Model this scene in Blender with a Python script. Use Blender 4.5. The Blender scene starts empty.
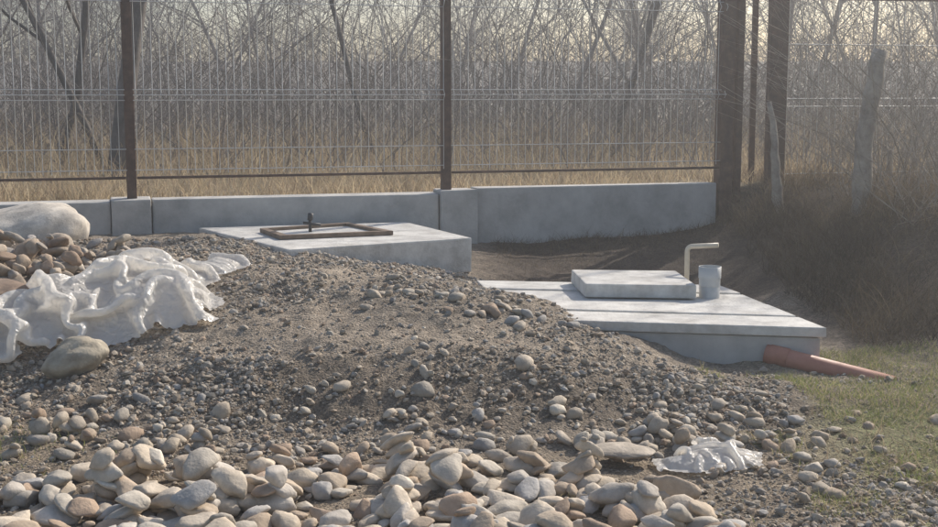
import bpy, bmesh, math, random
import numpy as np
from mathutils import Vector, Matrix, noise as mn
random.seed(7); rng=np.random.default_rng(11)
S=bpy.context.scene; C=S.collection

# ---------------------------------------------------------------- utils
def ss(a,b,x):
    t=np.clip((np.asarray(x,float)-a)/(b-a),0,1); return t*t*(3-2*t)
_tab=np.random.default_rng(3).random((256,256))
def vnoise(x,y):
    x=np.asarray(x,float);y=np.asarray(y,float)
    xi=np.floor(x).astype(int);yi=np.floor(y).astype(int)
    fx=x-xi;fy=y-yi;fx=fx*fx*(3-2*fx);fy=fy*fy*(3-2*fy)
    a=_tab[xi&255,yi&255];b=_tab[(xi+1)&255,yi&255];c=_tab[xi&255,(yi+1)&255];d=_tab[(xi+1)&255,(yi+1)&255]
    return (a*(1-fx)+b*fx)*(1-fy)+(c*(1-fx)+d*fx)*fy-.5
def fbm(x,y,o=4):
    s=0;a=1
    for i in range(o):
        s=s+a*vnoise(x*2**i+17.3*i,y*2**i+5.1*i);a*=.5
    return s
def mesh_obj(name,verts,facelists,mat=None,smooth=True,cols=None,parent=None):
    me=bpy.data.meshes.new(name)
    verts=np.asarray(verts,np.float32)
    me.vertices.add(len(verts));me.vertices.foreach_set("co",verts.ravel())
    loops=[];st=[];tot=[];off=0
    for f in facelists:
        f=np.asarray(f,np.int32)
        if len(f)==0: continue
        n=f.shape[1];loops.append(f.ravel())
        st.append(off+np.arange(len(f))*n);tot.append(np.full(len(f),n));off+=f.size
    loops=np.concatenate(loops);st=np.concatenate(st);tot=np.concatenate(tot)
    me.loops.add(len(loops));me.loops.foreach_set("vertex_index",loops.astype(np.int32))
    me.polygons.add(len(st));me.polygons.foreach_set("loop_start",st.astype(np.int32))
    me.polygons.foreach_set("loop_total",tot.astype(np.int32))
    me.polygons.foreach_set("use_smooth",np.full(len(st),smooth))
    if cols is not None:
        a=me.color_attributes.new("Col",'FLOAT_COLOR','POINT')
        cc=np.ones((len(verts),4),np.float32);cc[:,:3]=cols;a.data.foreach_set("color",cc.ravel())
    me.update(calc_edges=True);me.validate()
    o=bpy.data.objects.new(name,me);C.objects.link(o)
    if mat: me.materials.append(mat)
    if parent: o.parent=parent
    return o
def tubes(P,R,sides=4):
    P=np.asarray(P,float);R=np.asarray(R,float);N,K,_=P.shape
    T=np.gradient(P,axis=1);T/=np.linalg.norm(T,axis=2,keepdims=True)+1e-9
    ref=np.where(np.abs(T[:,:1,2:3])>.7,np.array([1.,0,0]),np.array([0,0,1.]))
    ref=np.repeat(ref,K,1)
    A=np.cross(T,ref);A/=np.linalg.norm(A,axis=2,keepdims=True)+1e-9;B=np.cross(T,A)
    ang=np.arange(sides)*2*math.pi/sides
    V=P[:,:,None,:]+R[:,:,None,None]*(np.cos(ang)[None,None,:,None]*A[:,:,None,:]+np.sin(ang)[None,None,:,None]*B[:,:,None,:])
    idx=np.arange(N*K*sides).reshape(N,K,sides)
    a=idx[:,:-1,:];b=np.roll(a,-1,2);c=idx[:,1:,:];d=np.roll(c,-1,2)
    F=np.stack([a,b,d,c],-1).reshape(-1,4)
    return V.reshape(-1,3),F
def blades(P0,D,L,W,bend,K=4):
    # P0 (N,3) D (N,3) unit, bend (N,3) offset at tip
    N=len(P0);t=np.linspace(0,1,K)
    P=P0[:,None,:]+D[:,None,:]*(L[:,None,None]*t[None,:,None])+bend[:,None,:]*(t[None,:,None]**2)
    a=rng.uniform(0,math.pi*2,N);s=np.stack([np.cos(a),np.sin(a),0*a],1)
    w=(W[:,None]*(1-.85*t[None,:]))[:,:,None]*s[:,None,:]*.5
    V=np.stack([P-w,P+w],2)
    idx=np.arange(N*K*2).reshape(N,K,2)
    F=np.stack([idx[:,:-1,0],idx[:,:-1,1],idx[:,1:,1],idx[:,1:,0]],-1).reshape(-1,4)
    return V.reshape(-1,3),F
def empty(name):
    o=bpy.data.objects.new(name,None);C.objects.link(o);return o

# ---------------------------------------------------------------- materials
def mat(name,build):
    m=bpy.data.materials.new(name);m.use_nodes=True;nt=m.node_tree;nt.nodes.clear()
    out=nt.nodes.new('ShaderNodeOutputMaterial');build(nt,out);return m
def N(nt,t,**k):
    n=nt.nodes.new(t)
    for a,b in k.items():
        if a in n.inputs: n.inputs[a].default_value=b
        else: setattr(n,a,b)
    return n
def noisy(name,c1,c2,scale=8,rough=.85,bump=.3,bscale=60,bdist=.01,attr=False,c3=None,metal=0,transl=0,fine=0):
    def b(nt,out):
        L=nt.links
        tc=N(nt,'ShaderNodeTexCoord')
        n1=N(nt,'ShaderNodeTexNoise');n1.inputs['Scale'].default_value=scale;n1.inputs['Detail'].default_value=8;n1.inputs['Roughness'].default_value=.65
        L.new(tc.outputs['Object'],n1.inputs['Vector'])
        r=N(nt,'ShaderNodeValToRGB');r.color_ramp.elements[0].position=.32;r.color_ramp.elements[1].position=.68
        r.color_ramp.elements[0].color=(*c1,1);r.color_ramp.elements[1].color=(*c2,1)
        if c3: e=r.color_ramp.elements.new(.5);e.color=(*c3,1)
        L.new(n1.outputs['Fac'],r.inputs['Fac'])
        col=r.outputs['Color']
        if fine:
            vo=N(nt,'ShaderNodeTexVoronoi');vo.inputs['Scale'].default_value=fine;L.new(tc.outputs['Object'],vo.inputs['Vector'])
            hs=N(nt,'ShaderNodeSeparateColor');L.new(vo.outputs['Color'],hs.inputs[0])
            mr=N(nt,'ShaderNodeMapRange');mr.inputs[3].default_value=.6;mr.inputs[4].default_value=1.5;L.new(hs.outputs[0],mr.inputs[0])
            mf=N(nt,'ShaderNodeMix',data_type='RGBA',blend_type='MULTIPLY');mf.inputs[0].default_value=1
            L.new(col,mf.inputs[6]);L.new(mr.outputs[0],mf.inputs[7]);col=mf.outputs[2]
        if attr:
            a=N(nt,'ShaderNodeVertexColor');a.layer_name="Col"
            mx=N(nt,'ShaderNodeMix',data_type='RGBA',blend_type='MULTIPLY');mx.inputs[0].default_value=1
            L.new(a.outputs['Color'],mx.inputs[6]);L.new(col,mx.inputs[7]);col=mx.outputs[2]
        p=N(nt,'ShaderNodeBsdfPrincipled');p.inputs['Roughness'].default_value=rough;p.inputs['Metallic'].default_value=metal
        L.new(col,p.inputs['Base Color'])
        if bump:
            n2=N(nt,'ShaderNodeTexNoise');n2.inputs['Scale'].default_value=bscale;n2.inputs['Detail'].default_value=6
            L.new(tc.outputs['Object'],n2.inputs['Vector'])
            bp=N(nt,'ShaderNodeBump');bp.inputs['Strength'].default_value=bump;bp.inputs['Distance'].default_value=bdist
            L.new(n2.outputs['Fac'],bp.inputs['Height']);L.new(bp.outputs[0],p.inputs['Normal'])
        if transl:
            t=N(nt,'ShaderNodeBsdfTranslucent');L.new(col,t.inputs['Color'])
            ms=N(nt,'ShaderNodeMixShader');ms.inputs[0].default_value=transl
            L.new(p.outputs[0],ms.inputs[1]);L.new(t.outputs[0],ms.inputs[2]);L.new(ms.outputs[0],out.inputs[0])
        else: L.new(p.outputs[0],out.inputs[0])
    return mat(name,b)
M_ground=noisy("ground_mat",(.62,.6,.58),(1.3,1.28,1.25),9,.95,1,90,.025,attr=True,fine=110)
M_stone=noisy("stone_mat",(.70,.68,.66),(1.24,1.22,1.19),14,.85,.55,80,.006,attr=True)
M_gravel=noisy("gravel_mat",(.75,.75,.75),(1.15,1.15,1.15),30,.9,.3,150,.003,attr=True)
M_conc=noisy("concrete_mat",(.34,.33,.31),(.52,.505,.475),3.5,.9,.35,80,.006,c3=(.43,.42,.40))
M_conc2=noisy("concrete_lid_mat",(.42,.40,.365),(.74,.72,.67),6,.85,.6,60,.008,c3=(.59,.57,.53))
M_wall=noisy("wall_concrete_mat",(.33,.325,.31),(.54,.53,.50),3.2,.92,.5,40,.01,c3=(.45,.44,.42))
M_rust=noisy("rusty_steel_mat",(.06,.036,.026),(.15,.088,.06),14,.75,.3,120,.002,c3=(.095,.056,.04))
M_hatch=noisy("hatch_rust_mat",(.13,.09,.06),(.28,.2,.14),12,.7,.3,100,.003)
M_wire=noisy("galvanised_wire_mat",(.45,.45,.44),(.62,.62,.61),20,.4,0,metal=.5)
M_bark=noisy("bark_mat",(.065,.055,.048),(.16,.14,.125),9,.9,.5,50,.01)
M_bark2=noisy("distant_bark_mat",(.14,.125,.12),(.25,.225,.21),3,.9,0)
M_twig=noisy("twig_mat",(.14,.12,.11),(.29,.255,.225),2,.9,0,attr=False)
M_wood=noisy("weathered_wood_mat",(.2,.17,.14),(.42,.37,.31),9,.85,.5,60,.008)
M_grass=noisy("grass_mat",(.75,.75,.75),(1.2,1.2,1.2),3,.8,0,attr=True,transl=.4)
M_orange=noisy("orange_pvc_mat",(.36,.15,.10),(.46,.21,.15),8,.55,.05,40,.002)
M_grey=noisy("grey_pvc_mat",(.46,.46,.45),(.58,.58,.56),8,.45,.05,40,.002)
M_cream=noisy("cream_pipe_mat",(.55,.48,.37),(.7,.62,.5),10,.5,.05,40,.002)
M_black=noisy("black_plastic_mat",(.02,.02,.022),(.05,.05,.05),20,.5,0)
def plastic(nt,out):
    L=nt.links;tc=N(nt,'ShaderNodeTexCoord')
    n=N(nt,'ShaderNodeTexNoise');n.inputs['Scale'].default_value=5;n.inputs['Detail'].default_value=6;L.new(tc.outputs['Object'],n.inputs['Vector'])
    nd=N(nt,'ShaderNodeTexNoise');nd.inputs['Scale'].default_value=6;nd.inputs['Detail'].default_value=3;L.new(tc.outputs['Object'],nd.inputs['Vector'])
    mxv=N(nt,'ShaderNodeMix',data_type='RGBA');mxv.inputs[0].default_value=.25;L.new(tc.outputs['Object'],mxv.inputs[6]);L.new(nd.outputs['Color'],mxv.inputs[7])
    vo=N(nt,'ShaderNodeTexVoronoi');vo.inputs['Scale'].default_value=26;L.new(mxv.outputs[2],vo.inputs['Vector'])
    bp=N(nt,'ShaderNodeBump');bp.inputs['Strength'].default_value=.65;bp.inputs['Distance'].default_value=.016;L.new(vo.outputs['Distance'],bp.inputs['Height'])
    p=N(nt,'ShaderNodeBsdfPrincipled');p.inputs['Base Color'].default_value=(.88,.86,.82,1);p.inputs['Roughness'].default_value=.3
    L.new(bp.outputs[0],p.inputs['Normal'])
    t=N(nt,'ShaderNodeBsdfTranslucent');t.inputs['Color'].default_value=(.92,.89,.84,1);L.new(bp.outputs[0],t.inputs['Normal'])
    tr=N(nt,'ShaderNodeBsdfTransparent')
    a=N(nt,'ShaderNodeMixShader');a.inputs[0].default_value=.5;L.new(p.outputs[0],a.inputs[1]);L.new(t.outputs[0],a.inputs[2])
    r=N(nt,'ShaderNodeMapRange');r.inputs[1].default_value=.5;r.inputs[2].default_value=.75;r.inputs[3].default_value=.02;r.inputs[4].default_value=.4
    L.new(n.outputs['Fac'],r.inputs[0])
    b=N(nt,'ShaderNodeMixShader');L.new(r.outputs[0],b.inputs[0]);L.new(a.outputs[0],b.inputs[1]);L.new(tr.outputs[0],b.inputs[2])
    L.new(b.outputs[0],out.inputs[0])
M_plastic=mat("plastic_film_mat",plastic)

# ---------------------------------------------------------------- terrain
CP=np.array([(-4,2.5,0),(0,2.5,0),(4,2.5,0),(-3,4.2,0),(0,4.2,0),(3,4.2,0),
(-2.2,5.3,.03),(-1,5.3,0),(0,5.3,0),(1,5.3,0),(2.2,5.3,0),(3.5,5.5,.03),
(-1.5,6.0,.17),(-.8,6.0,.23),(0,6.0,.25),(.5,5.95,.21),(1,5.9,.12),(1.5,5.9,.07),
(-.8,5.55,.04),(0,5.5,.03),(.7,5.5,.02),(-2.1,6.1,.08),(-2.8,6.2,.1),
(-1.8,7,.3),(-1,7,.37),(-.4,7.4,.42),(.3,7.1,.34),(.77,6.5,.21),(1.12,6.2,.13),
(-1.2,8.1,.42),(0,9,.2),(-.4,8.3,.33),(-1.8,8.5,.47),(-2.4,9,.45),(-3.2,8.6,.48),(-2.6,7.6,.43),(-3.4,7.4,.5),(-2.2,9.6,.42),(-3.5,9.4,.4),(-2.9,8.1,.5),
(.1,8.2,.22),(.6,7,.25),(1.0,6.55,.09),(1.7,6.5,.04),(2.3,6.9,.03),(2.2,8,.03),(1.2,9,-.05),(.6,9.3,0),(1.8,9.3,0),(.6,10.2,.15),(1.5,10.3,.15),(2.2,10.2,.22),(-.1,10.2,.25),
(.3,10.6,.24),(1.0,10.75,.26),(1.7,10.95,.27),(.5,11.4,.25),(1.2,11.6,.25),(1.8,11.8,.27),(0,11.3,.25),
(2.6,7.8,.15),(2.9,8.5,.4),(3.3,9,.7),(2.8,9.8,.55),(2.6,10.8,.5),(3.8,8,.5),(4.2,10,.8),(3,6.8,.08),(3.6,7,.16),(4.5,7,.25),(-5,6,.1),(-5,9,.45),(5,5,.05),(5,9,.7),(5,12,.7),(-5,12,.5),(0,12,.25)])
def kern(ax,ay,bx,by): return np.sqrt((ax-bx)**2+(ay-by)**2+.12**2)
n=len(CP);A=np.zeros((n+3,n+3))
A[:n,:n]=kern(CP[:,None,0],CP[:,None,1],CP[None,:,0],CP[None,:,1])-np.eye(n)*.02
A[:n,n]=1;A[:n,n+1]=CP[:,0];A[:n,n+2]=CP[:,1];A[n:,:n]=A[:n,n:].T
Wt=np.linalg.solve(A,np.r_[CP[:,2],0,0,0])
TH=math.atan(.28)
def wallY(x): return 10.5+.28*(x+.163)
def terr(x,y,detail=True):
    x=np.asarray(x,float);y=np.asarray(y,float)
    cx=np.clip(x,-5,5);cy=np.clip(y,2.5,12)
    z=np.full(np.broadcast(cx,cy).shape,Wt[n]);z=z+Wt[n+1]*cx+Wt[n+2]*cy
    for i in range(n): z=z+Wt[i]*kern(cx,cy,CP[i,0],CP[i,1])
    z=z+.03*np.exp(-((x-.05)/.75)**2-((y-4.6)/.4)**2)
    sd=y-wallY(x)
    t=ss(.03-1.8*ss(2.3,3.2,x),.17,sd)
    far=.62+.10*fbm(x*.35,y*.35,3)+.12*ss(2,10,sd)+3.5*ss(42,130,y)
    z=z*(1-t)+far*t
    if detail:
        m=ss(5.2,5.7,y)*(1-ss(9.6,10.1,y))*(1-ss(1.2,2.2,x))
        z=z+(.012+.035*m)*fbm(x*3.1,y*3.1,5)+(.012+.008*m)*fbm(x*13,y*13,3)
    return z
def axis(segs,far):
    c=[]
    for lo,hi,d in segs: c+=list(np.arange(lo,hi-1e-6,d))
    c.append(segs[-1][1])
    s=segs[-1][2];v=c[-1];r=[]
    while v<far: s*=1.14;v+=s;r.append(v)
    l=[];s=segs[0][2];v=c[0]
    while v>-far: s*=1.14;v-=s;l.append(v)
    return np.array(l[::-1]+c+r)
gx=axis([(-5,-3.4,.04),(-3.4,3.4,.016),(3.4,5.2,.04)],420);gy=axis([(4.1,8.2,.016),(8.2,12.4,.035)],420)
X,Y=np.meshgrid(gx,gy);Z=terr(X,Y)
def ground_col(X,Y,Z):
    sd=Y-wallY(X)
    nz=fbm(X*1.3,Y*1.3,4)[...,None]
    grav=np.array([.28,.235,.185])*(1+.45*nz)
    soil=np.array([.22,.175,.125])*(1+.35*nz)
    dark=np.array([.085,.064,.048])*(1+.3*nz)
    green=np.array([.15,.17,.06])*(1+.3*nz)
    dry=np.array([.28,.23,.15])*(1+.4*nz)
    def mix(a,b,t): return a*(1-t[...,None])+b*t[...,None]
    c=grav
    c=mix(c,np.array([.17,.138,.105])*(1+.3*nz),ss(5.35,5.6,Y)*(1-ss(5.95,6.15,Y+.3*nz[...,0]))*.85)
    c=mix(c,soil,(1-ss(5.0,5.5,Y))*.7)
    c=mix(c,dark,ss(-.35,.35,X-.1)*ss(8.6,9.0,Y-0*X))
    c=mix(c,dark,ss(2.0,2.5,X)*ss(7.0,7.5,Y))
    g=ss(1.3,1.9,X+.25*nz[...,0])*(1-ss(7.1,7.5,Y))*ss(-.1,.25,nz[...,0]+.1)
    c=mix(c,green,g*.8)
    c=mix(c,dry,ss(0,.3,sd))
    hz=np.array([.2,.17,.14])*(1+.4*fbm(X*.08,Y*.08,4)[...,None])
    c=mix(c,hz,ss(16,24,Y))
    return c
V=np.stack([X,Y,Z],-1).reshape(-1,3)
idx=np.arange(V.shape[0]).reshape(X.shape)
F=np.stack([idx[:-1,:-1],idx[:-1,1:],idx[1:,1:],idx[1:,:-1]],-1).reshape(-1,4)
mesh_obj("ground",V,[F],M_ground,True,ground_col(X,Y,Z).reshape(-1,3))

# ---------------------------------------------------------------- stones
def ico(sub):
    bm=bmesh.new();bmesh.ops.create_icosphere(bm,subdivisions=sub,radius=1)
    v=np.array([q.co[:] for q in bm.verts]);f=np.array([[q.index for q in p.verts] for p in bm.faces]);bm.free();return v,f
def variants(sub,count,amp,seed,ang=.0,hh=(.5,.85),kk=.8):
    v,f=ico(sub);out=[]
    r=np.random.default_rng(seed)
    for k in range(count):
        w=v.copy();o=Vector(r.uniform(-50,50,3))
        d=np.array([mn.noise(Vector(q)*.9+o)*amp+mn.noise(Vector(q)*2.1+o)*amp*.4 for q in v])
        w=w*(1+d)[:,None]
        for j in range(int(ang)):
            nrm=r.normal(size=3);nrm/=np.linalg.norm(nrm);h=r.uniform(*hh)
            s=w@nrm;ex=np.clip(s-h,0,None);w=w-nrm[None]*(ex*kk)[:,None]
        out.append(w)
    return out,f
ST,STf=variants(3,34,.38,1,6,(.54,.88),.78)
SM,SMf=variants(2,18,.5,2,6)
SS,SSf=variants(1,14,.5,5,3)
pal=np.array([(.50,.43,.34),(.48,.42,.345),(.54,.47,.38),(.44,.405,.36),(.47,.39,.30),(.43,.345,.26),(.40,.385,.365),(.56,.51,.43),(.52,.455,.37),(.46,.42,.36),(.40,.30,.22)])
def inst(var,fa,pos,rotm,scl,col):
    vs=[];fs=[];cs=[];o=0
    for i in range(len(pos)):
        w=(var[i%len(var)]*scl[i])@rotm[i].T+pos[i]
        vs.append(w);fs.append(fa+o);cs.append(np.repeat(col[i][None],len(w),0));o+=len(w)
    return np.concatenate(vs),np.concatenate(fs),np.concatenate(cs)
def rotmat(yaw,nx,ny):
    z=np.array([nx,ny,1.]);z/=np.linalg.norm(z)
    x=np.array([math.cos(yaw),math.sin(yaw),0]);x=x-z*(x@z);x/=np.linalg.norm(x);y=np.cross(z,x)
    return np.stack([x,y,z],1)
HR=.012;hx0,hy0=-4.2,3.2
hgx=np.arange(hx0,4.2,HR);hgy=np.arange(hy0,9.9,HR);HX,HY=np.meshgrid(hgx,hgy);H=terr(HX,HY)
def drop(x,y,a,b,c,yaw,sink=.25,tilt=.25):
    i0=int((x-a-hx0)/HR);i1=int((x+a-hx0)/HR)+1;j0=int((y-a-hy0)/HR);j1=int((y+a-hy0)/HR)+1
    if i0<0 or j0<0 or i1>=len(hgx) or j1>=len(hgy): return None
    xx=HX[j0:j1,i0:i1]-x;yy=HY[j0:j1,i0:i1]-y
    u=(xx*math.cos(yaw)+yy*math.sin(yaw))/a;v=(-xx*math.sin(yaw)+yy*math.cos(yaw))/b
    q=u*u+v*v;m=q<1
    if m.sum()<4: 
        return (x,y,float(terr(x,y))),0,0
    h=H[j0:j1,i0:i1]
    cp=c*np.sqrt(np.clip(1-q,0,1))
    G=np.stack([xx[m],yy[m],np.ones(m.sum())],1);s,_,_,_=np.linalg.lstsq(G,h[m],rcond=None)
    sx=float(np.clip(s[0],-.6,.6));sy=float(np.clip(s[1],-.6,.6))
    sx+=random.gauss(0,tilt*.5);sy+=random.gauss(0,tilt*.5)
    pl=sx*xx+sy*yy
    zc=np.percentile((h-pl+cp)[m],78)-c*sink
    top=zc+pl+cp
    H[j0:j1,i0:i1]=np.where(m,np.maximum(h,top),h)
    return (x,y,float(zc)),sx,sy
def pile(cands,var,fa,name,palette=pal,matl=M_stone,colvar=.08,sink=.25,tilt=.25,fl=(.28,.5)):
    pos=[];rm=[];sc=[];co=[]
    for (x,y,a) in cands:
        b=a*random.uniform(.52,.9);c=a*random.uniform(*fl);yaw=random.uniform(0,math.pi)
        r=drop(x,y,a*.92,b*.92,c,yaw,sink,tilt)
        if r is None: continue
        pos.append(np.array(r[0]));rm.append(rotmat(yaw,-r[1],-r[2]));sc.append(np.array([a,b,c]))
        co.append(palette[random.randrange(len(palette))]*(1+random.gauss(0,colvar)))
    v,f,cc=inst(var,fa,pos,rm,sc,co)
    return v,f,cc
ft=lambda x: np.interp(x,[-2.4,-1.9,-1.0,-.4,0,.37,.7,.87],[4.75,4.85,4.98,5.14,5.12,5.0,4.7,4.3])
big=[]
while len(big)<540:
    x=random.uniform(-2.3,.95);y=random.uniform(3.7,5.35)
    if y>ft(x)+random.gauss(0,.03): continue
    if x<-1.1 and random.random()<.45*min(1,(-1.1-x)/.6)+.1: continue
    if x>.8 and y>4.5: continue
    big.append((x,y,random.choice([1.08,1,1,.85,.7,.55])*random.uniform(.058,.094)))
big.sort(key=lambda q:q[2]*.3+random.random()*.06)
v,f,c=pile(big,ST,STf,"x",fl=(.3,.48),sink=.45)
mesh_obj("river_stone_heap",v,[f],M_stone,True,c)
# gravel : mound
def gravel_c():
    out=[]
    while len(out)<34000:
        x=random.uniform(-3.2,2.6);y=random.uniform(4.2,9.0)
        w=.45
        if 5.25<y<6.1 and -1.9<x<1.6: w=1
        elif y<5.35: w=.55 if y>ft(x) else .15
        elif x>1.5: w=.12
        if y>6.5: w*=.8
        if x>.75+max(0,(y-6.5))*-.2 and 6.6<y<8.6 and x>.8: continue
        if x>.2 and y>7.3: continue
        w*=float(.5+2*max(-.2,vnoise(x*1.7+3,y*1.7)))
        if random.random()>w: continue
        r=.0042*(1-random.random())**-.55
        if r>.026: continue
        out.append((x,y,r))
    return out
g=gravel_c()
gp=pal*np.array([.70,.69,.68])
X_=np.array([q[0] for q in g]);Y_=np.array([q[1] for q in g]);T_=terr(X_,Y_)
pos=[];rm=[];sc=[];co=[]
for i,(x,y,r) in enumerate(g):
    a=r*random.uniform(1,1.4);b=r*random.uniform(.75,1);cc=r*random.uniform(.5,.85)
    pos.append(np.array([x,y,T_[i]+cc*random.uniform(.1,.7)]));rm.append(rotmat(random.uniform(0,6.3),random.gauss(0,.35),random.gauss(0,.35)))
    sc.append(np.array([a,b,cc]));co.append(gp[random.randrange(len(gp))]*(1+random.gauss(0,.18)))
v,f,c=inst(SS,SSf,pos,rm,sc,co)
mesh_obj("gravel",v,[f],M_gravel,False,c)
# medium cobbles on the mound & its foot
med=[]
def cl(n,cx,cy,sx,sy,lo,hi):
    for _ in range(n): med.append((random.gauss(cx,sx),random.gauss(cy,sy),random.uniform(lo,hi)))
for _ in range(360):
    x=random.uniform(-2.4,1.5);y=random.gauss(5.52,.22);med.append((x,y,.016*(1-random.random())**-.38))
for _ in range(190):
    x=random.uniform(-2.6,.5);y=random.uniform(5.9,8.6);med.append((x,y,.015*(1-random.random())**-.42))
cl(55,1.05,5.4,.18,.16,.02,.055);cl(18,.3,6.7,.25,.12,.03,.06);cl(30,.5,5.3,.35,.08,.02,.06)
cl(14,-.35,6.95,.12,.1,.03,.06);cl(40,-1.9,5.45,.35,.15,.02,.06);cl(26,1.6,4.9,.4,.3,.015,.045);cl(16,1.75,5.4,.4,.2,.02,.05)
cl(40,-1.2,5.2,.5,.08,.02,.055);cl(4,1.35,4.75,.1,.1,.04,.06)
med=[q for q in med if q[2]<.065 and not(q[0]>.75 and 6.6<q[1]<8.6)]
v,f,c=pile(med,SM,SMf,"x",palette=pal*.80,sink=.5,tilt=.5,fl=(.35,.6))
mesh_obj("cobbles",v,[f],M_stone,True,c)
# upper left rock heap
lh=[]
for _ in range(75):
    x=random.gauss(-2.85,.3);y=random.gauss(7.65,.28);lh.append((x,y,random.uniform(.045,.10)))
for _ in range(40): lh.append((random.gauss(-2.3,.22),random.gauss(7.75,.22),random.uniform(.035,.07)))
lh.sort(key=lambda q:-q[2])
v,f,c=pile(lh,ST,STf,"x",palette=pal*np.array([.75,.73,.72]),sink=.25,tilt=.5,fl=(.35,.6))
mesh_obj("rock_heap",v,[f],M_stone,True,c)
def boulder(name,pos,scl,yaw,col,k,tilt=(0,0)):
    V0,F0=ico(5);o=Vector((k*3.7,1.3*k,k))
    d=np.array([mn.noise(Vector(q)*.8+o)*.22+mn.noise(Vector(q)*2.2+o)*.08+mn.noise(Vector(q)*6+o)*.02 for q in V0])
    w=V0*(1+d)[:,None]*np.array(scl);w=w@rotmat(yaw,*tilt).T+np.array(pos)
    cn=1+.25*np.array([mn.noise(Vector(q)*3+o) for q in V0])
    return mesh_obj(name,w,[F0],M_stone,True,np.array(col)[None]*cn[:,None])
boulder("boulder",(-3.12,8.85,.48),(.50,.36,.24),.1,(.60,.55,.48),1,(-.15,-.1))
boulder("boulder",(-1.93,6.2,.19),(.17,.12,.10),.3,(.36,.32,.25),2,(-.35,.0))
boulder("boulder",(-2.55,6.85,.36),(.2,.2,.14),.8,(.22,.16,.12),3)
boulder("flat_stone",(.62,5.12,.04),(.13,.09,.025),-.1,(.40,.35,.29),4)

# ---------------------------------------------------------------- concrete parts
def prism(name,c4,z0,z1,matl,parent=None,bev=.012,jit=.004):
    bm=bmesh.new()
    b=[bm.verts.new((p[0],p[1],z0)) for p in c4];t=[bm.verts.new((p[0]+random.uniform(-jit,jit),p[1]+random.uniform(-jit,jit),z1+random.uniform(-jit,jit))) for p in c4]
    bm.faces.new(b[::-1]);bm.faces.new(t)
    for i in range(4): bm.faces.new([b[i],b[(i+1)%4],t[(i+1)%4],t[i]])
    bmesh.ops.recalc_face_normals(bm,faces=bm.faces)
    bmesh.ops.bevel(bm,geom=list(bm.edges),offset=bev,segments=2,affect='EDGES',profile=.6)
    me=bpy.data.meshes.new(name);bm.to_mesh(me);bm.free();me.materials.append(matl)
    o=bpy.data.objects.new(name,me);C.objects.link(o)
    if parent:o.parent=parent
    return o
def lerp2(a,b,t): return (a[0]+(b[0]-a[0])*t,a[1]+(b[1]-a[1])*t)
def quadpt(q,u,v): return lerp2(lerp2(q[0],q[1],u),lerp2(q[3],q[2],u),v)
def sub(q,u0,u1,v0,v1): return [quadpt(q,u0,v0),quadpt(q,u1,v0),quadpt(q,u1,v1),quadpt(q,u0,v1)]
# right tank
T=empty("septic_tank")
Q=[(.25,6.99),(1.90,6.72),(1.62,8.22),(.05,8.42)]
prism("tank_body",sub(Q,.02,.985,.015,.985),-.4,.195,M_conc,T,.015)
vs=[0,.24,.5,.76,1]
for i in range(4):
    prism("lid_slab_%d"%i,sub(Q,0,1-.006*(i%2),vs[i]+.006,vs[i+1]-.009),.197,.25+.006*(i%2),M_conc2,T,.007)
Q2=[(.70,7.68),(1.36,7.62),(1.33,8.22),(.66,8.27)]
prism("raised_cover",Q2,.260,.345,M_conc2,T,.009)
# left tank
T2=empty("concrete_cistern")
QL=[(-1.2,8.5),(.02,9.18),(-.50,10.27),(-2.08,9.84)]
prism("tank_top_slab",QL,.20,.45,M_conc2,T2,.014)
prism("tank_walls",sub(QL,.03,.97,.03,.97),-.4,.198,M_conc,T2,.02)
H4=[(-1.33,9.02),(-.55,9.32),(-.93,9.93),(-1.55,9.5)]
w=.07
prism("hatch_plate",sub(H4,.02,.98,.02,.98),.452,.462,M_conc2,T2,.002,0)
for nme,q in (("hatch_rim_front",sub(H4,0,1,0,w)),("hatch_rim_back",sub(H4,0,1,1-w,1)),("hatch_rim_left",sub(H4,0,w,w+.003,1-w-.003)),("hatch_rim_right",sub(H4,1-w,1,w+.003,1-w-.003))):
    prism(nme,q,.453,.485,M_hatch,T2,.004,0)
def tube_obj(name,pts,r,matl,parent=None,sides=16,caps=True):
    P=np.array([pts]);R=np.full((1,len(pts)),r) if np.isscalar(r) else np.array([r])
    v,f=tubes(P,R,sides);fl=[f]
    if caps: fl.append(np.array([np.arange(sides)[::-1]]));fl.append(np.array([np.arange(len(v)-sides,len(v))]))
    return mesh_obj(name,v,fl,matl,True,None,parent)
tube_obj("hatch_handle",[(-1.17,9.45,.46),(-1.17,9.45,.56)],.012,M_black,T2)
tube_obj("hatch_handle_grip",[(-1.17,9.45,.55),(-1.165,9.45,.60)],.02,M_black,T2)
tube_obj("hatch_handle_bar",[(-1.22,9.45,.53),(-1.09,9.44,.515)],.01,M_black,T2)
def bend(pts,n=8):
    p=[Vector(q) for q in pts];out=[p[0]]
    for i in range(1,len(p)-1):
        a=p[i]+(p[i-1]-p[i]).normalized()*.035;b=p[i]+(p[i+1]-p[i]).normalized()*.035
        for k in range(n+1):
            t=k/n;out.append(a*(1-t)**2+p[i]*2*t*(1-t)+b*t*t)
    out.append(p[-1]);return [tuple(q) for q in out]
tube_obj("vent_pipe",bend([(1.385,8.12,.22),(1.385,8.12,.515),(1.57,8.06,.53)]),.016,M_cream,T)
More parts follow.
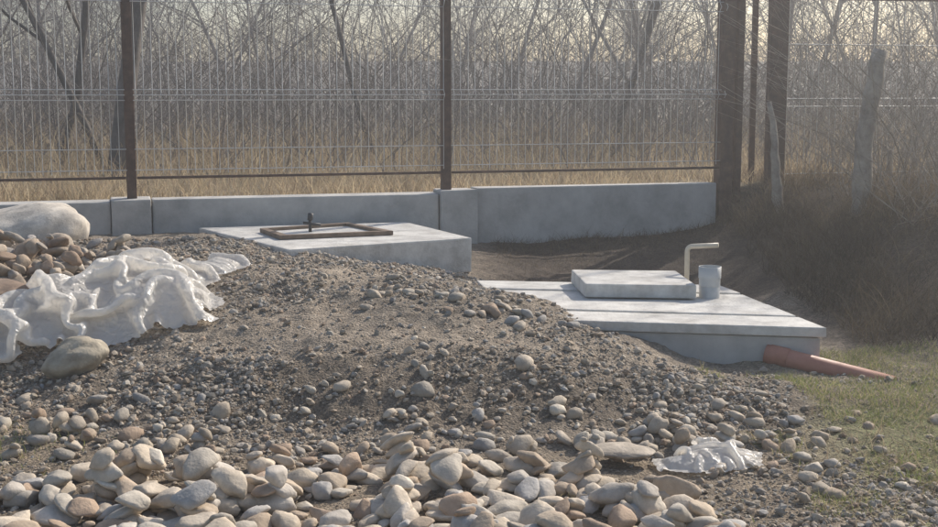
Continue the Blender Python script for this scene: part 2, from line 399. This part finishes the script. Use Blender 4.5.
def hollow(name,p0,p1,r,matl,parent,th=.006):
    d=(Vector(p1)-Vector(p0));e=d.normalized();P1=Vector(p1)
    pts=[Vector(p0),P1,P1,P1-e*.001,P1-e*.12];rr=[r,r,r-th,r-th,r-th]
    A=e.orthogonal().normalized();B=e.cross(A);V=[];n_=28
    for p,q in zip(pts,rr):
        for k in range(n_): a=2*math.pi*k/n_;V.append(p+A*math.cos(a)*q+B*math.sin(a)*q)
    F=[[i*n_+k,i*n_+(k+1)%n_,(i+1)*n_+(k+1)%n_,(i+1)*n_+k] for i in range(len(pts)-1) for k in range(n_)]
    o=mesh_obj(name,np.array([v[:] for v in V]),[np.array(F)],matl,True,None,parent)
    return o
hollow("outlet_stub",(1.46,7.74,.2),(1.46,7.74,.43),.062,M_grey,T)
hollow("outlet_stub_collar",(1.46,7.74,.37),(1.46,7.74,.44),.068,M_grey,T,.004)
DP=empty("drain_pipe")
hollow("pipe_run",(1.60,6.80,.095),(2.18,6.49,-.01),.053,M_orange,DP)
hollow("pipe_socket",(1.615,6.79,.092),(1.70,6.745,.077),.058,M_orange,DP,.004)

# ---------------------------------------------------------------- wall + fence
e=np.array([math.cos(TH),math.sin(TH)]);nn=np.array([-math.sin(TH),math.cos(TH)])
P2=np.array([-.163,10.5])
def wp(s,d): p=P2+e*s+nn*d;return (float(p[0]),float(p[1]))
Wl=empty("concrete_foundation_wall")
def seg(name,s0,s1,d0,d1,z0,z1,b=.012): prism(name,[wp(s0,d0),wp(s1,d0),wp(s1,d1),wp(s0,d1)],z0,z1,M_wall,Wl,b,.006)
for k,(a,b_,zt) in enumerate([(-7.4,-5.15,.66),(-4.95,-2.66,.655),(-2.36,-.08,.665),(.23,2.40,.70)]): seg("wall_run_%d"%k,a+.004,b_-.004,0,.2,-.3,zt)
seg("wall_pier_0",-5.15,-4.95,-.04,.22,-.3,.66);seg("wall_pier_1",-2.66,-2.36,-.05,.24,-.3,.67);seg("wall_pier_2",-.08,.23,-.05,.24,-.3,.69)
FN=empty("wire_mesh_fence")
def boxpost(name,s,d,w,z0,z1,par,m=M_rust): 
    return prism(name,[wp(s-w/2,d-w/2),wp(s+w/2,d-w/2),wp(s+w/2,d+w/2),wp(s-w/2,d+w/2)],z0,z1,m,par,.004,.002)
posts=[-5.05,-2.5,0.0,2.5]
for i,s in enumerate(posts): boxpost("post_%d"%i,s,.1,.075 if i<3 else .12,.6 if i<3 else .2,2.75,FN)
boxpost("post_stay",2.64,.12,.06,.2,2.75,FN)
PP=[];RR=[]
zf=[0.86,0.89,1.05,1.42,1.46,1.50,1.86,2.16,2.20,2.24,2.5]
df=[0,0,0,0,-.035,0,0,0,-.035,0,0]
for a,b_ in zip(posts[:-1],posts[1:]):
    for s in np.arange(a+.05,b_-.03,.062):
        j=random.gauss(0,.0015)
        PP.append([(*wp(s+j,.05+d),z) for z,d in zip(zf,df)]);RR.append([.003]*len(zf))
v1,f1=tubes(PP,RR,4)
PP=[];RR=[]
for a,b_ in zip(posts[:-1],posts[1:]):
    for z,d in ((.89,0),(1.42,0),(1.50,0),(1.46,-.035),(2.16,0),(2.24,0),(1.05,0)):
        PP.append([(*wp(a+.03,.044+d),z),(*wp(b_-.03,.044+d),z)]);RR.append([.0035,.0035])
v2,f2=tubes(PP,RR,4)
mesh_obj("mesh_wires",np.r_[v1,v2],[f1,f2+len(v1)],M_wire,True,None,FN)
PP=[[(*wp(a+.04,.06),.83),(*wp(b_-.04,.06),.83)] for a,b_ in zip(posts[:-1],posts[1:])]
v,f=tubes(PP,[[.012,.012]]*3,6);mesh_obj("bottom_rail",v,[f],M_rust,True,None,FN)
# side gate / old fence on the right
GF=empty("rusty_gate_fence")
def bx(name,x,y,w,z0,z1,par,m=M_rust): prism(name,[(x-w/2,y-w/2),(x+w/2,y-w/2),(x+w/2,y+w/2),(x-w/2,y+w/2)],z0,z1,m,par,.004,.003)
bx("gate_post",2.74,11.6,.15,.4,2.8,GF);bx("gate_post_thin",2.60,11.9,.05,.4,2.8,GF)
bx("far_post",6.4,12.6,.08,.4,2.8,GF)
PP=[[(2.80,11.6,z),(6.4,12.6,z+.02)] for z in (2.32,)]
v,f=tubes(PP,[[.03,.03]],4);mesh_obj("top_rail",v,[f],M_rust,False,None,GF)
PP=[];RR=[]
for k in range(60):
    t=k/59;PP.append([(2.84+3.5*t,11.61+.98*t,.55),(2.84+3.5*t,11.61+.98*t,2.33)]);RR.append([.003,.003])
for z in (.75,1.35,1.42,1.9): PP.append([(2.84,11.61,z),(6.35,12.59,z)]);RR.append([.005,.005])
v,f=tubes(PP,RR,4);mesh_obj("gate_mesh",v,[f],M_wire,True,None,GF)
def log(name,pts,r0,r1,K=14):
    p=np.array(pts,float);t=np.linspace(0,1,K);q=np.stack([np.interp(t,np.linspace(0,1,len(p)),p[:,i]) for i in range(3)],1)
    q[:,:2]+=.008*np.random.default_rng(len(name)).normal(size=(K,2))
    r=np.linspace(r0,r1,K)*(1+.08*np.random.default_rng(2).normal(size=K))
    return tube_obj(name,[tuple(a) for a in q],list(r),M_wood,None,10)
log("wooden_post",[(2.90,9.6,.3),(2.93,9.62,1.1),(3.04,9.65,1.79)],.068,.06)
log("leaning_stake",[(2.62,10.75,.2),(2.54,10.7,.85),(2.49,10.75,1.4)],.05,.022)

# ---------------------------------------------------------------- plastic film : small cloth settle on the height field
def film(name,poly,res,comp,seed,lift,bulk,steps,grav,edge):
    r=np.random.default_rng(seed);poly=np.array(poly);x0,y0=poly.min(0)-.06;x1,y1=poly.max(0)+.06
    X,Y=np.meshgrid(np.arange(x0,x1,res),np.arange(y0,y1,res))
    d=np.full(X.shape,9.);ins=np.zeros(X.shape,bool);j=len(poly)-1
    for i in range(len(poly)):
        ax,ay=poly[i];bx_,by=poly[j];dx,dy=bx_-ax,by-ay
        t=np.clip(((X-ax)*dx+(Y-ay)*dy)/(dx*dx+dy*dy),0,1);d=np.minimum(d,np.hypot(X-ax-t*dx,Y-ay-t*dy))
        cnd=((ay>Y)!=(by>Y))&(X<(bx_-ax)*(Y-ay)/(by-ay+1e-12)+ax);ins^=cnd;j=i
    sdf=np.where(ins,d,-d);s=res/.012
    keep=(sdf+.05*s*fbm(X*6/s+seed,Y*6/s,3))>0
    fl=bulk*np.sqrt(np.clip(sdf/edge,0,1))*np.clip(.8+1.2*fbm(X*2.2/s+seed,Y*2.2/s,2),.2,1.6)
    hh=terr(X,Y,False)+.015
    u=np.clip((X-hx0)/HR,0,len(hgx)-1).astype(int);v_=np.clip((Y-hy0)/HR,0,len(hgy)-1).astype(int)
    fl=np.maximum(fl+hh,np.where(fl>.02,hh,H[v_,u]))
    def hs(x,y):
        u=np.clip((x-x0)/res,0,X.shape[1]-2.01);v=np.clip((y-y0)/res,0,X.shape[0]-2.01);a=u.astype(int);b=v.astype(int);fu=u-a;fv=v-b
        return (fl[b,a]*(1-fu)+fl[b,a+1]*fu)*(1-fv)+(fl[b+1,a]*(1-fu)+fl[b+1,a+1]*fu)*fv
    Z=hs(X,Y)+lift*(1+1.7*fbm(X*4/s+seed,Y*4/s,3))+.008*s*r.normal(size=X.shape)
    P=np.stack([X,Y,Z],-1);Vv=np.zeros_like(P);K=keep[...,None].astype(float)
    sets=[((0,1),1.),((1,0),1.),((1,1),.7),((1,-1),.7),((0,2),.7),((2,0),.7),((0,4),.3),((4,0),.3),((3,3),.2),((3,-3),.2)]
    lc=comp*(1+.14*fbm(X*3+seed,Y*3,2))
    ny,nx=X.shape;dt=.02
    for st in range(steps):
        old=P.copy();Vv*=.95;Vv[...,2]-=grav*dt;P=P+Vv*dt*K
        for it in range(6):
            for (dy,dx),k in sets:
                if dx>=0: a=(slice(0,ny-dy),slice(0,nx-dx));b=(slice(dy,ny),slice(dx,nx))
                else: a=(slice(0,ny-dy),slice(-dx,nx));b=(slice(dy,ny),slice(0,nx+dx))
                D=P[b]-P[a];L=np.linalg.norm(D,axis=-1)+1e-9;rest=res*math.hypot(dx,dy)*lc[a]
                big_=abs(dx)+abs(dy)>2
                if big_: rest=rest*.92
                w=(L-rest)/L*.25*k*(keep[a]&keep[b])
                if big_ or (abs(dx)+abs(dy)==2 and abs(dx)!=1): w=np.where(L<rest,w,0)
                C_=D*w[...,None];P[a]+=C_;P[b]-=C_
            h=hs(P[...,0],P[...,1])+.004;low=P[...,2]<h;P[...,2]=np.where(low,h,P[...,2])
        Vv=(P-old)/dt;con=P[...,2]<h+.003
        Vv[con]*=np.array([.2,.2,.5]);sp=np.linalg.norm(Vv,axis=-1,keepdims=True);Vv*=np.minimum(1,1.5/(sp+1e-9))
    idx=np.arange(X.size).reshape(X.shape);k=keep[:-1,:-1]&keep[1:,1:]&keep[1:,:-1]&keep[:-1,1:]
    F=np.stack([idx[:-1,:-1][k],idx[:-1,1:][k],idx[1:,1:][k],idx[1:,:-1][k]],-1)
    used=np.unique(F);mp=np.zeros(X.size,int);mp[used]=np.arange(len(used))
    o=mesh_obj(name,P.reshape(-1,3)[used],[mp[F]],M_plastic,True)
    sb=o.modifiers.new("sub",'SUBSURF');sb.levels=1;sb.render_levels=1
    return o
film("plastic_sheet",[(-2.7,6.0),(-2.3,6.3),(-1.95,6.4),(-1.6,6.52),(-1.4,6.7),(-1.42,7.0),(-1.62,7.2),(-1.5,7.5),(-1.4,7.8),(-1.55,7.9),(-1.75,7.65),(-1.95,7.7),(-2.2,7.45),(-2.35,7.0),(-2.6,6.7),(-2.9,6.6),(-2.9,6.1)],.010,1.55,3,.12,.13,26,2,.18)
film("plastic_sheet",[(.80,4.98),(1.0,4.97),(1.16,5.05),(1.17,5.16),(1.05,5.24),(.95,5.22),(.85,5.13),(.78,5.1)],.005,1.6,8,.04,.04,24,2,.08)

# ---------------------------------------------------------------- grass
def grass(name,P,L,W,cols,lean,droop,mul=None):
    Np=len(P);D=np.stack([rng.normal(0,lean,Np),rng.normal(0,lean,Np),np.ones(Np)],1);D/=np.linalg.norm(D,axis=1,keepdims=True)
    a=rng.uniform(0,6.28,Np);bd=np.stack([np.cos(a)*L*.35,np.sin(a)*L*.35,-L*droop*rng.uniform(.2,1,Np)],1)
    v,f=blades(P,D,L,W,bd,5)
    c=cols[rng.integers(0,len(cols),Np)]*(1+rng.normal(0,.15,(Np,1)))
    if mul is not None: c=c*mul[:,None]
    c=np.repeat(c,10,0)
    mesh_obj(name,v,[f],M_grass,True,np.clip(c,.01,1))
dryc=np.array([(.46,.37,.24),(.40,.32,.21),(.52,.43,.29),(.34,.26,.17),(.3,.23,.16)])
# field behind the wall
n1=50000
x=rng.uniform(-9,9,n1);sdv=.25+rng.exponential(3.2,n1);x=x*(1+sdv/10);y=wallY(x)+sdv
k=(fbm(x*.9,y*.9,3)+rng.normal(0,.2,n1)>-.22);x=x[k];y=y[k]
L=rng.uniform(.06,.3,len(x))*(1+1.5*ss(2.0,4.5,y-wallY(x))*(1+1.2*vnoise(x*.8,y*.8)))
grass("dry_grass_field",np.stack([x,y,terr(x,y,False)-.02],1),L,np.full(len(x),.006)+.0004*y,dryc*1.12,.3,.35)
# right bank
n2=42000
x=rng.uniform(2.15,5.2,n2);y=rng.uniform(7.2,12.5,n2)
k=(x>2.35+.35*vnoise(x*3,y*3)-.1*(y-8))&(fbm(x*2,y*2,3)+rng.normal(0,.2,n2)>-.15);x=x[k];y=y[k]
L=rng.uniform(.12,.5,len(x))*(1+.5*vnoise(x*1.7,y*1.7))
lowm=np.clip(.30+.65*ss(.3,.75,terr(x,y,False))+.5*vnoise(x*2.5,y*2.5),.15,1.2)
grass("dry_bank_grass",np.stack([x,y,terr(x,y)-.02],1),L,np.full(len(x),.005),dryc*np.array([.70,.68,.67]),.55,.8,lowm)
# trench bank: dead roots
n2=4000
x=rng.uniform(.2,2.4,n2);y=wallY(x)-rng.exponential(.25,n2)-.02
grass("trench_grass",np.stack([x,y,terr(x,y)-.02],1),rng.uniform(.05,.2,n2),np.full(n2,.004),dryc*.4,.6,.8)
# green foreground patch
gc=np.array([(.20,.25,.07),(.28,.30,.10),(.18,.21,.07),(.44,.38,.22),(.36,.32,.17)])
n3=60000
x=rng.uniform(1.0,3.6,n3);y=rng.uniform(4.0,7.2,n3)
m=vnoise(x*2.2,y*2.2)+.9*vnoise(x*6,y*6)+.65*ss(1.4,2.0,x)*ss(5.4,5.8,y)+.2*(1-ss(4.6,5.0,y))
k=(m+rng.normal(0,.08,n3)>.14)&(x>1.15)&~((x<1.95)&(y>6.45));x=x[k];y=y[k]
x=np.r_[x,rng.normal(-2.05,.25,900),rng.normal(.6,.15,200)];y=np.r_[y,rng.normal(5.25,.15,900),rng.normal(4.5,.1,200)]
grass("green_grass",np.stack([x,y,terr(x,y)-.005],1),rng.uniform(.02,.075,len(x))*(1+.6*vnoise(x*5,y*5)),np.full(len(x),.004),gc,.6,.5)
# straw scattered at right foreground
n4=3600;x=rng.normal(2.0,.5,n4);y=rng.normal(4.95,.6,n4)
k=x>1.0;x=x[k];y=y[k]
grass("straw",np.stack([x,y,terr(x,y)+.0],1),rng.uniform(.04,.15,len(x)),np.full(len(x),.004),dryc*.85,1.6,.4)

# ---------------------------------------------------------------- trees
def branch(p,d,L,r,K,wig,up):
    pts=[np.array(p,float)];d=np.array(d,float);d/=np.linalg.norm(d);st=L/(K-1);ds=[]
    for i in range(K-1):
        d=d+rng.normal(0,wig,3)+np.array([0,0,up]);d/=np.linalg.norm(d);pts.append(pts[-1]+d*st);ds.append(d)
    ds.append(d)
    return np.array(pts),np.array(ds)
def tree(base,h,r,lv,seedn,lean=(0,0),nch=(9,7,5,4),spread=.9):
    P={};K=7
    for l in range(lv+1):P[l]=[]
    p,d=branch(base,(lean[0],lean[1],1),h,r,K,.07,.02)
    P[0].append((p,np.linspace(r,r*.35,K),d))
    for l in range(1,lv+1):
        for (pp,rr,dd) in P[l-1]:
            ln=np.linalg.norm(pp[-1]-pp[0])
            for c in range(nch[l-1]):
                t=random.uniform(.22 if l==1 else .12,1)*(K-1);i=min(int(t),K-2);q=pp[i]+(pp[i+1]-pp[i])*(t-i)
                a=rng.normal(size=3);a-=dd[i]*(a@dd[i]);a/=np.linalg.norm(a)
                nd=dd[i]+a*random.uniform(.5,1.1)*spread
                L=ln*random.uniform(.35,.62)*(1.15-.5*t/(K-1))
                r0=max(.0035,rr[i]*random.uniform(.35,.55))
                b,bd=branch(q,nd,L,r0,K,.14,.05)
                P[l].append((b,np.linspace(r0,max(.0025,r0*.3),K),bd))
    return P
def tree_mesh(Ps):
    V=[];F=[];o=0
    for P in Ps:
        for l,lst in P.items():
            if not lst: continue
            v,f=tubes(np.array([q[0] for q in lst]),np.array([q[1] for q in lst]),8 if l==0 else (5 if l==1 else 3))
            V.append(v);F.append(f+o);o+=len(v)
    return np.concatenate(V),np.concatenate(F)
def gz(x,y): return float(terr(x,y,False))
for (x,y,h,r,ln,lv) in [(-3.62,13.2,6,.11,(.02,0),4),(-4.6,14.5,5.5,.05,(.35,0),3),(-3.9,14.0,5,.045,(-.5,.1),3),(6.1,13.4,5,.05,(-.1,0),3),(1.8,17,6,.05,(.25,0),3),(-1.2,16.5,5,.04,(-.3,0),3)]:
    v,f=tree_mesh([tree((x,y,gz(x,y)-.1),h,r,lv,0,ln)]);mesh_obj("bare_tree",v,[f],M_bark)
Ps=[]
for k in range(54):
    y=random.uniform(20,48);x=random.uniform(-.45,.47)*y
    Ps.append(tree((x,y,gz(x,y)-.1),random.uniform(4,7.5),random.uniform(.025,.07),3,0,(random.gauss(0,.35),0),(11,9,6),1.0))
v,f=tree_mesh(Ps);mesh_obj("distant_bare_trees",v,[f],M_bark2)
# thicket stems
def stems(name,Nn,ylo,yhi,xr,hlo,hhi,r,m,lean=.25,xl=None):
    y=rng.uniform(ylo,yhi,Nn);x=rng.uniform(-xr,xr,Nn)*y if xl is None else rng.uniform(xl[0],xl[1],Nn)
    z=terr(x,y,False)-.05;h=rng.uniform(hlo,hhi,Nn)*(.7+1.1*np.clip(.5+vnoise(x*.6,y*.6),0,1));K=7;t=np.linspace(0,1,K)
    dx=rng.normal(0,lean,Nn);dy=rng.normal(0,lean,Nn);cx=rng.normal(0,lean*1.2,Nn)
    P=np.zeros((Nn,K,3));P[:,:,0]=x[:,None]+(dx[:,None]*t+cx[:,None]*t**2)*h[:,None]+np.cumsum(rng.normal(0,.02,(Nn,K)),1)
    P[:,:,1]=y[:,None]+dy[:,None]*t*h[:,None];P[:,:,2]=z[:,None]+h[:,None]*(t-.25*np.abs(cx)[:,None]*t**2)
    R=(r*rng.uniform(.4,1.3,Nn))[:,None]*(1-.75*t)
    v,f=tubes(P,R,3)
    # side twigs
    M=Nn*5;i=rng.integers(0,Nn,M);k=rng.integers(1,K-1,M);S0=P[i,k];tt=np.linspace(0,1,4)
    dd=rng.normal(0,.6,(M,3));dd[:,2]=np.abs(dd[:,2])*.7+.1
    Pt=S0[:,None,:]+dd[:,None,:]*tt[None,:,None]*(h[i]*.35)[:,None,None]
    v2,f2=tubes(Pt,np.repeat((R[i,k]*.6)[:,None],4,1)*(1-.6*tt),3)
    mesh_obj(name,np.r_[v,v2],[np.r_[f,f2+len(v)]],m)
stems("thicket",2300,18,42,.5,1.2,3.8,.011,M_twig,.45)
stems("low_brush",2000,13.5,22,.5,.4,1.6,.006,M_twig,.5)
stems("bank_brush",520,8.8,12.5,0,.4,1.7,.004,M_wood,.4,(2.9,5.2))

# ---------------------------------------------------------------- haze, light, camera
def hz(nt,out):
    v=N(nt,'ShaderNodeVolumeScatter');v.inputs['Color'].default_value=(.97,.985,1,1);v.inputs['Density'].default_value=.0075;v.inputs['Anisotropy'].default_value=.6
    nt.links.new(v.outputs[0],out.inputs['Volume'])
mh=mat("haze_mat",hz)
bpy.ops.mesh.primitive_cube_add(size=1,location=(0,27,2.2));hb=bpy.context.object;hb.name="haze";hb.scale=(110,64,7.5);hb.data.materials.append(mh)
az=math.radians(42);el=math.radians(35)
d=Vector((math.sin(az)*math.cos(el),math.cos(az)*math.cos(el),math.sin(el)))
sl=bpy.data.lights.new("sun",'SUN');sl.energy=5;sl.angle=math.radians(.6);sl.color=(1,.92,.81)
so=bpy.data.objects.new("sun",sl);C.objects.link(so);so.rotation_euler=d.to_track_quat('Z','Y').to_euler();so.location=(10,10,12)
w=bpy.data.worlds.new("World");S.world=w;w.use_nodes=True;nt=w.node_tree
sk=nt.nodes.new('ShaderNodeTexSky');sk.sky_type='NISHITA';sk.sun_disc=False;sk.sun_elevation=el;sk.sun_rotation=az;sk.dust_density=2.2
nt.links.new(sk.outputs[0],nt.nodes['Background'].inputs[0]);nt.nodes['Background'].inputs[1].default_value=.15
cd=bpy.data.cameras.new("camera");cd.sensor_width=36;cd.lens=49.5;cd.clip_end=1500;cd.clip_start=.05
co=bpy.data.objects.new("camera",cd);C.objects.link(co);co.location=(0,0,1.5);co.rotation_euler=(math.radians(90-7.67),0,0);S.camera=co
S.view_settings.view_transform='Standard';S.view_settings.look='None';S.view_settings.exposure=0
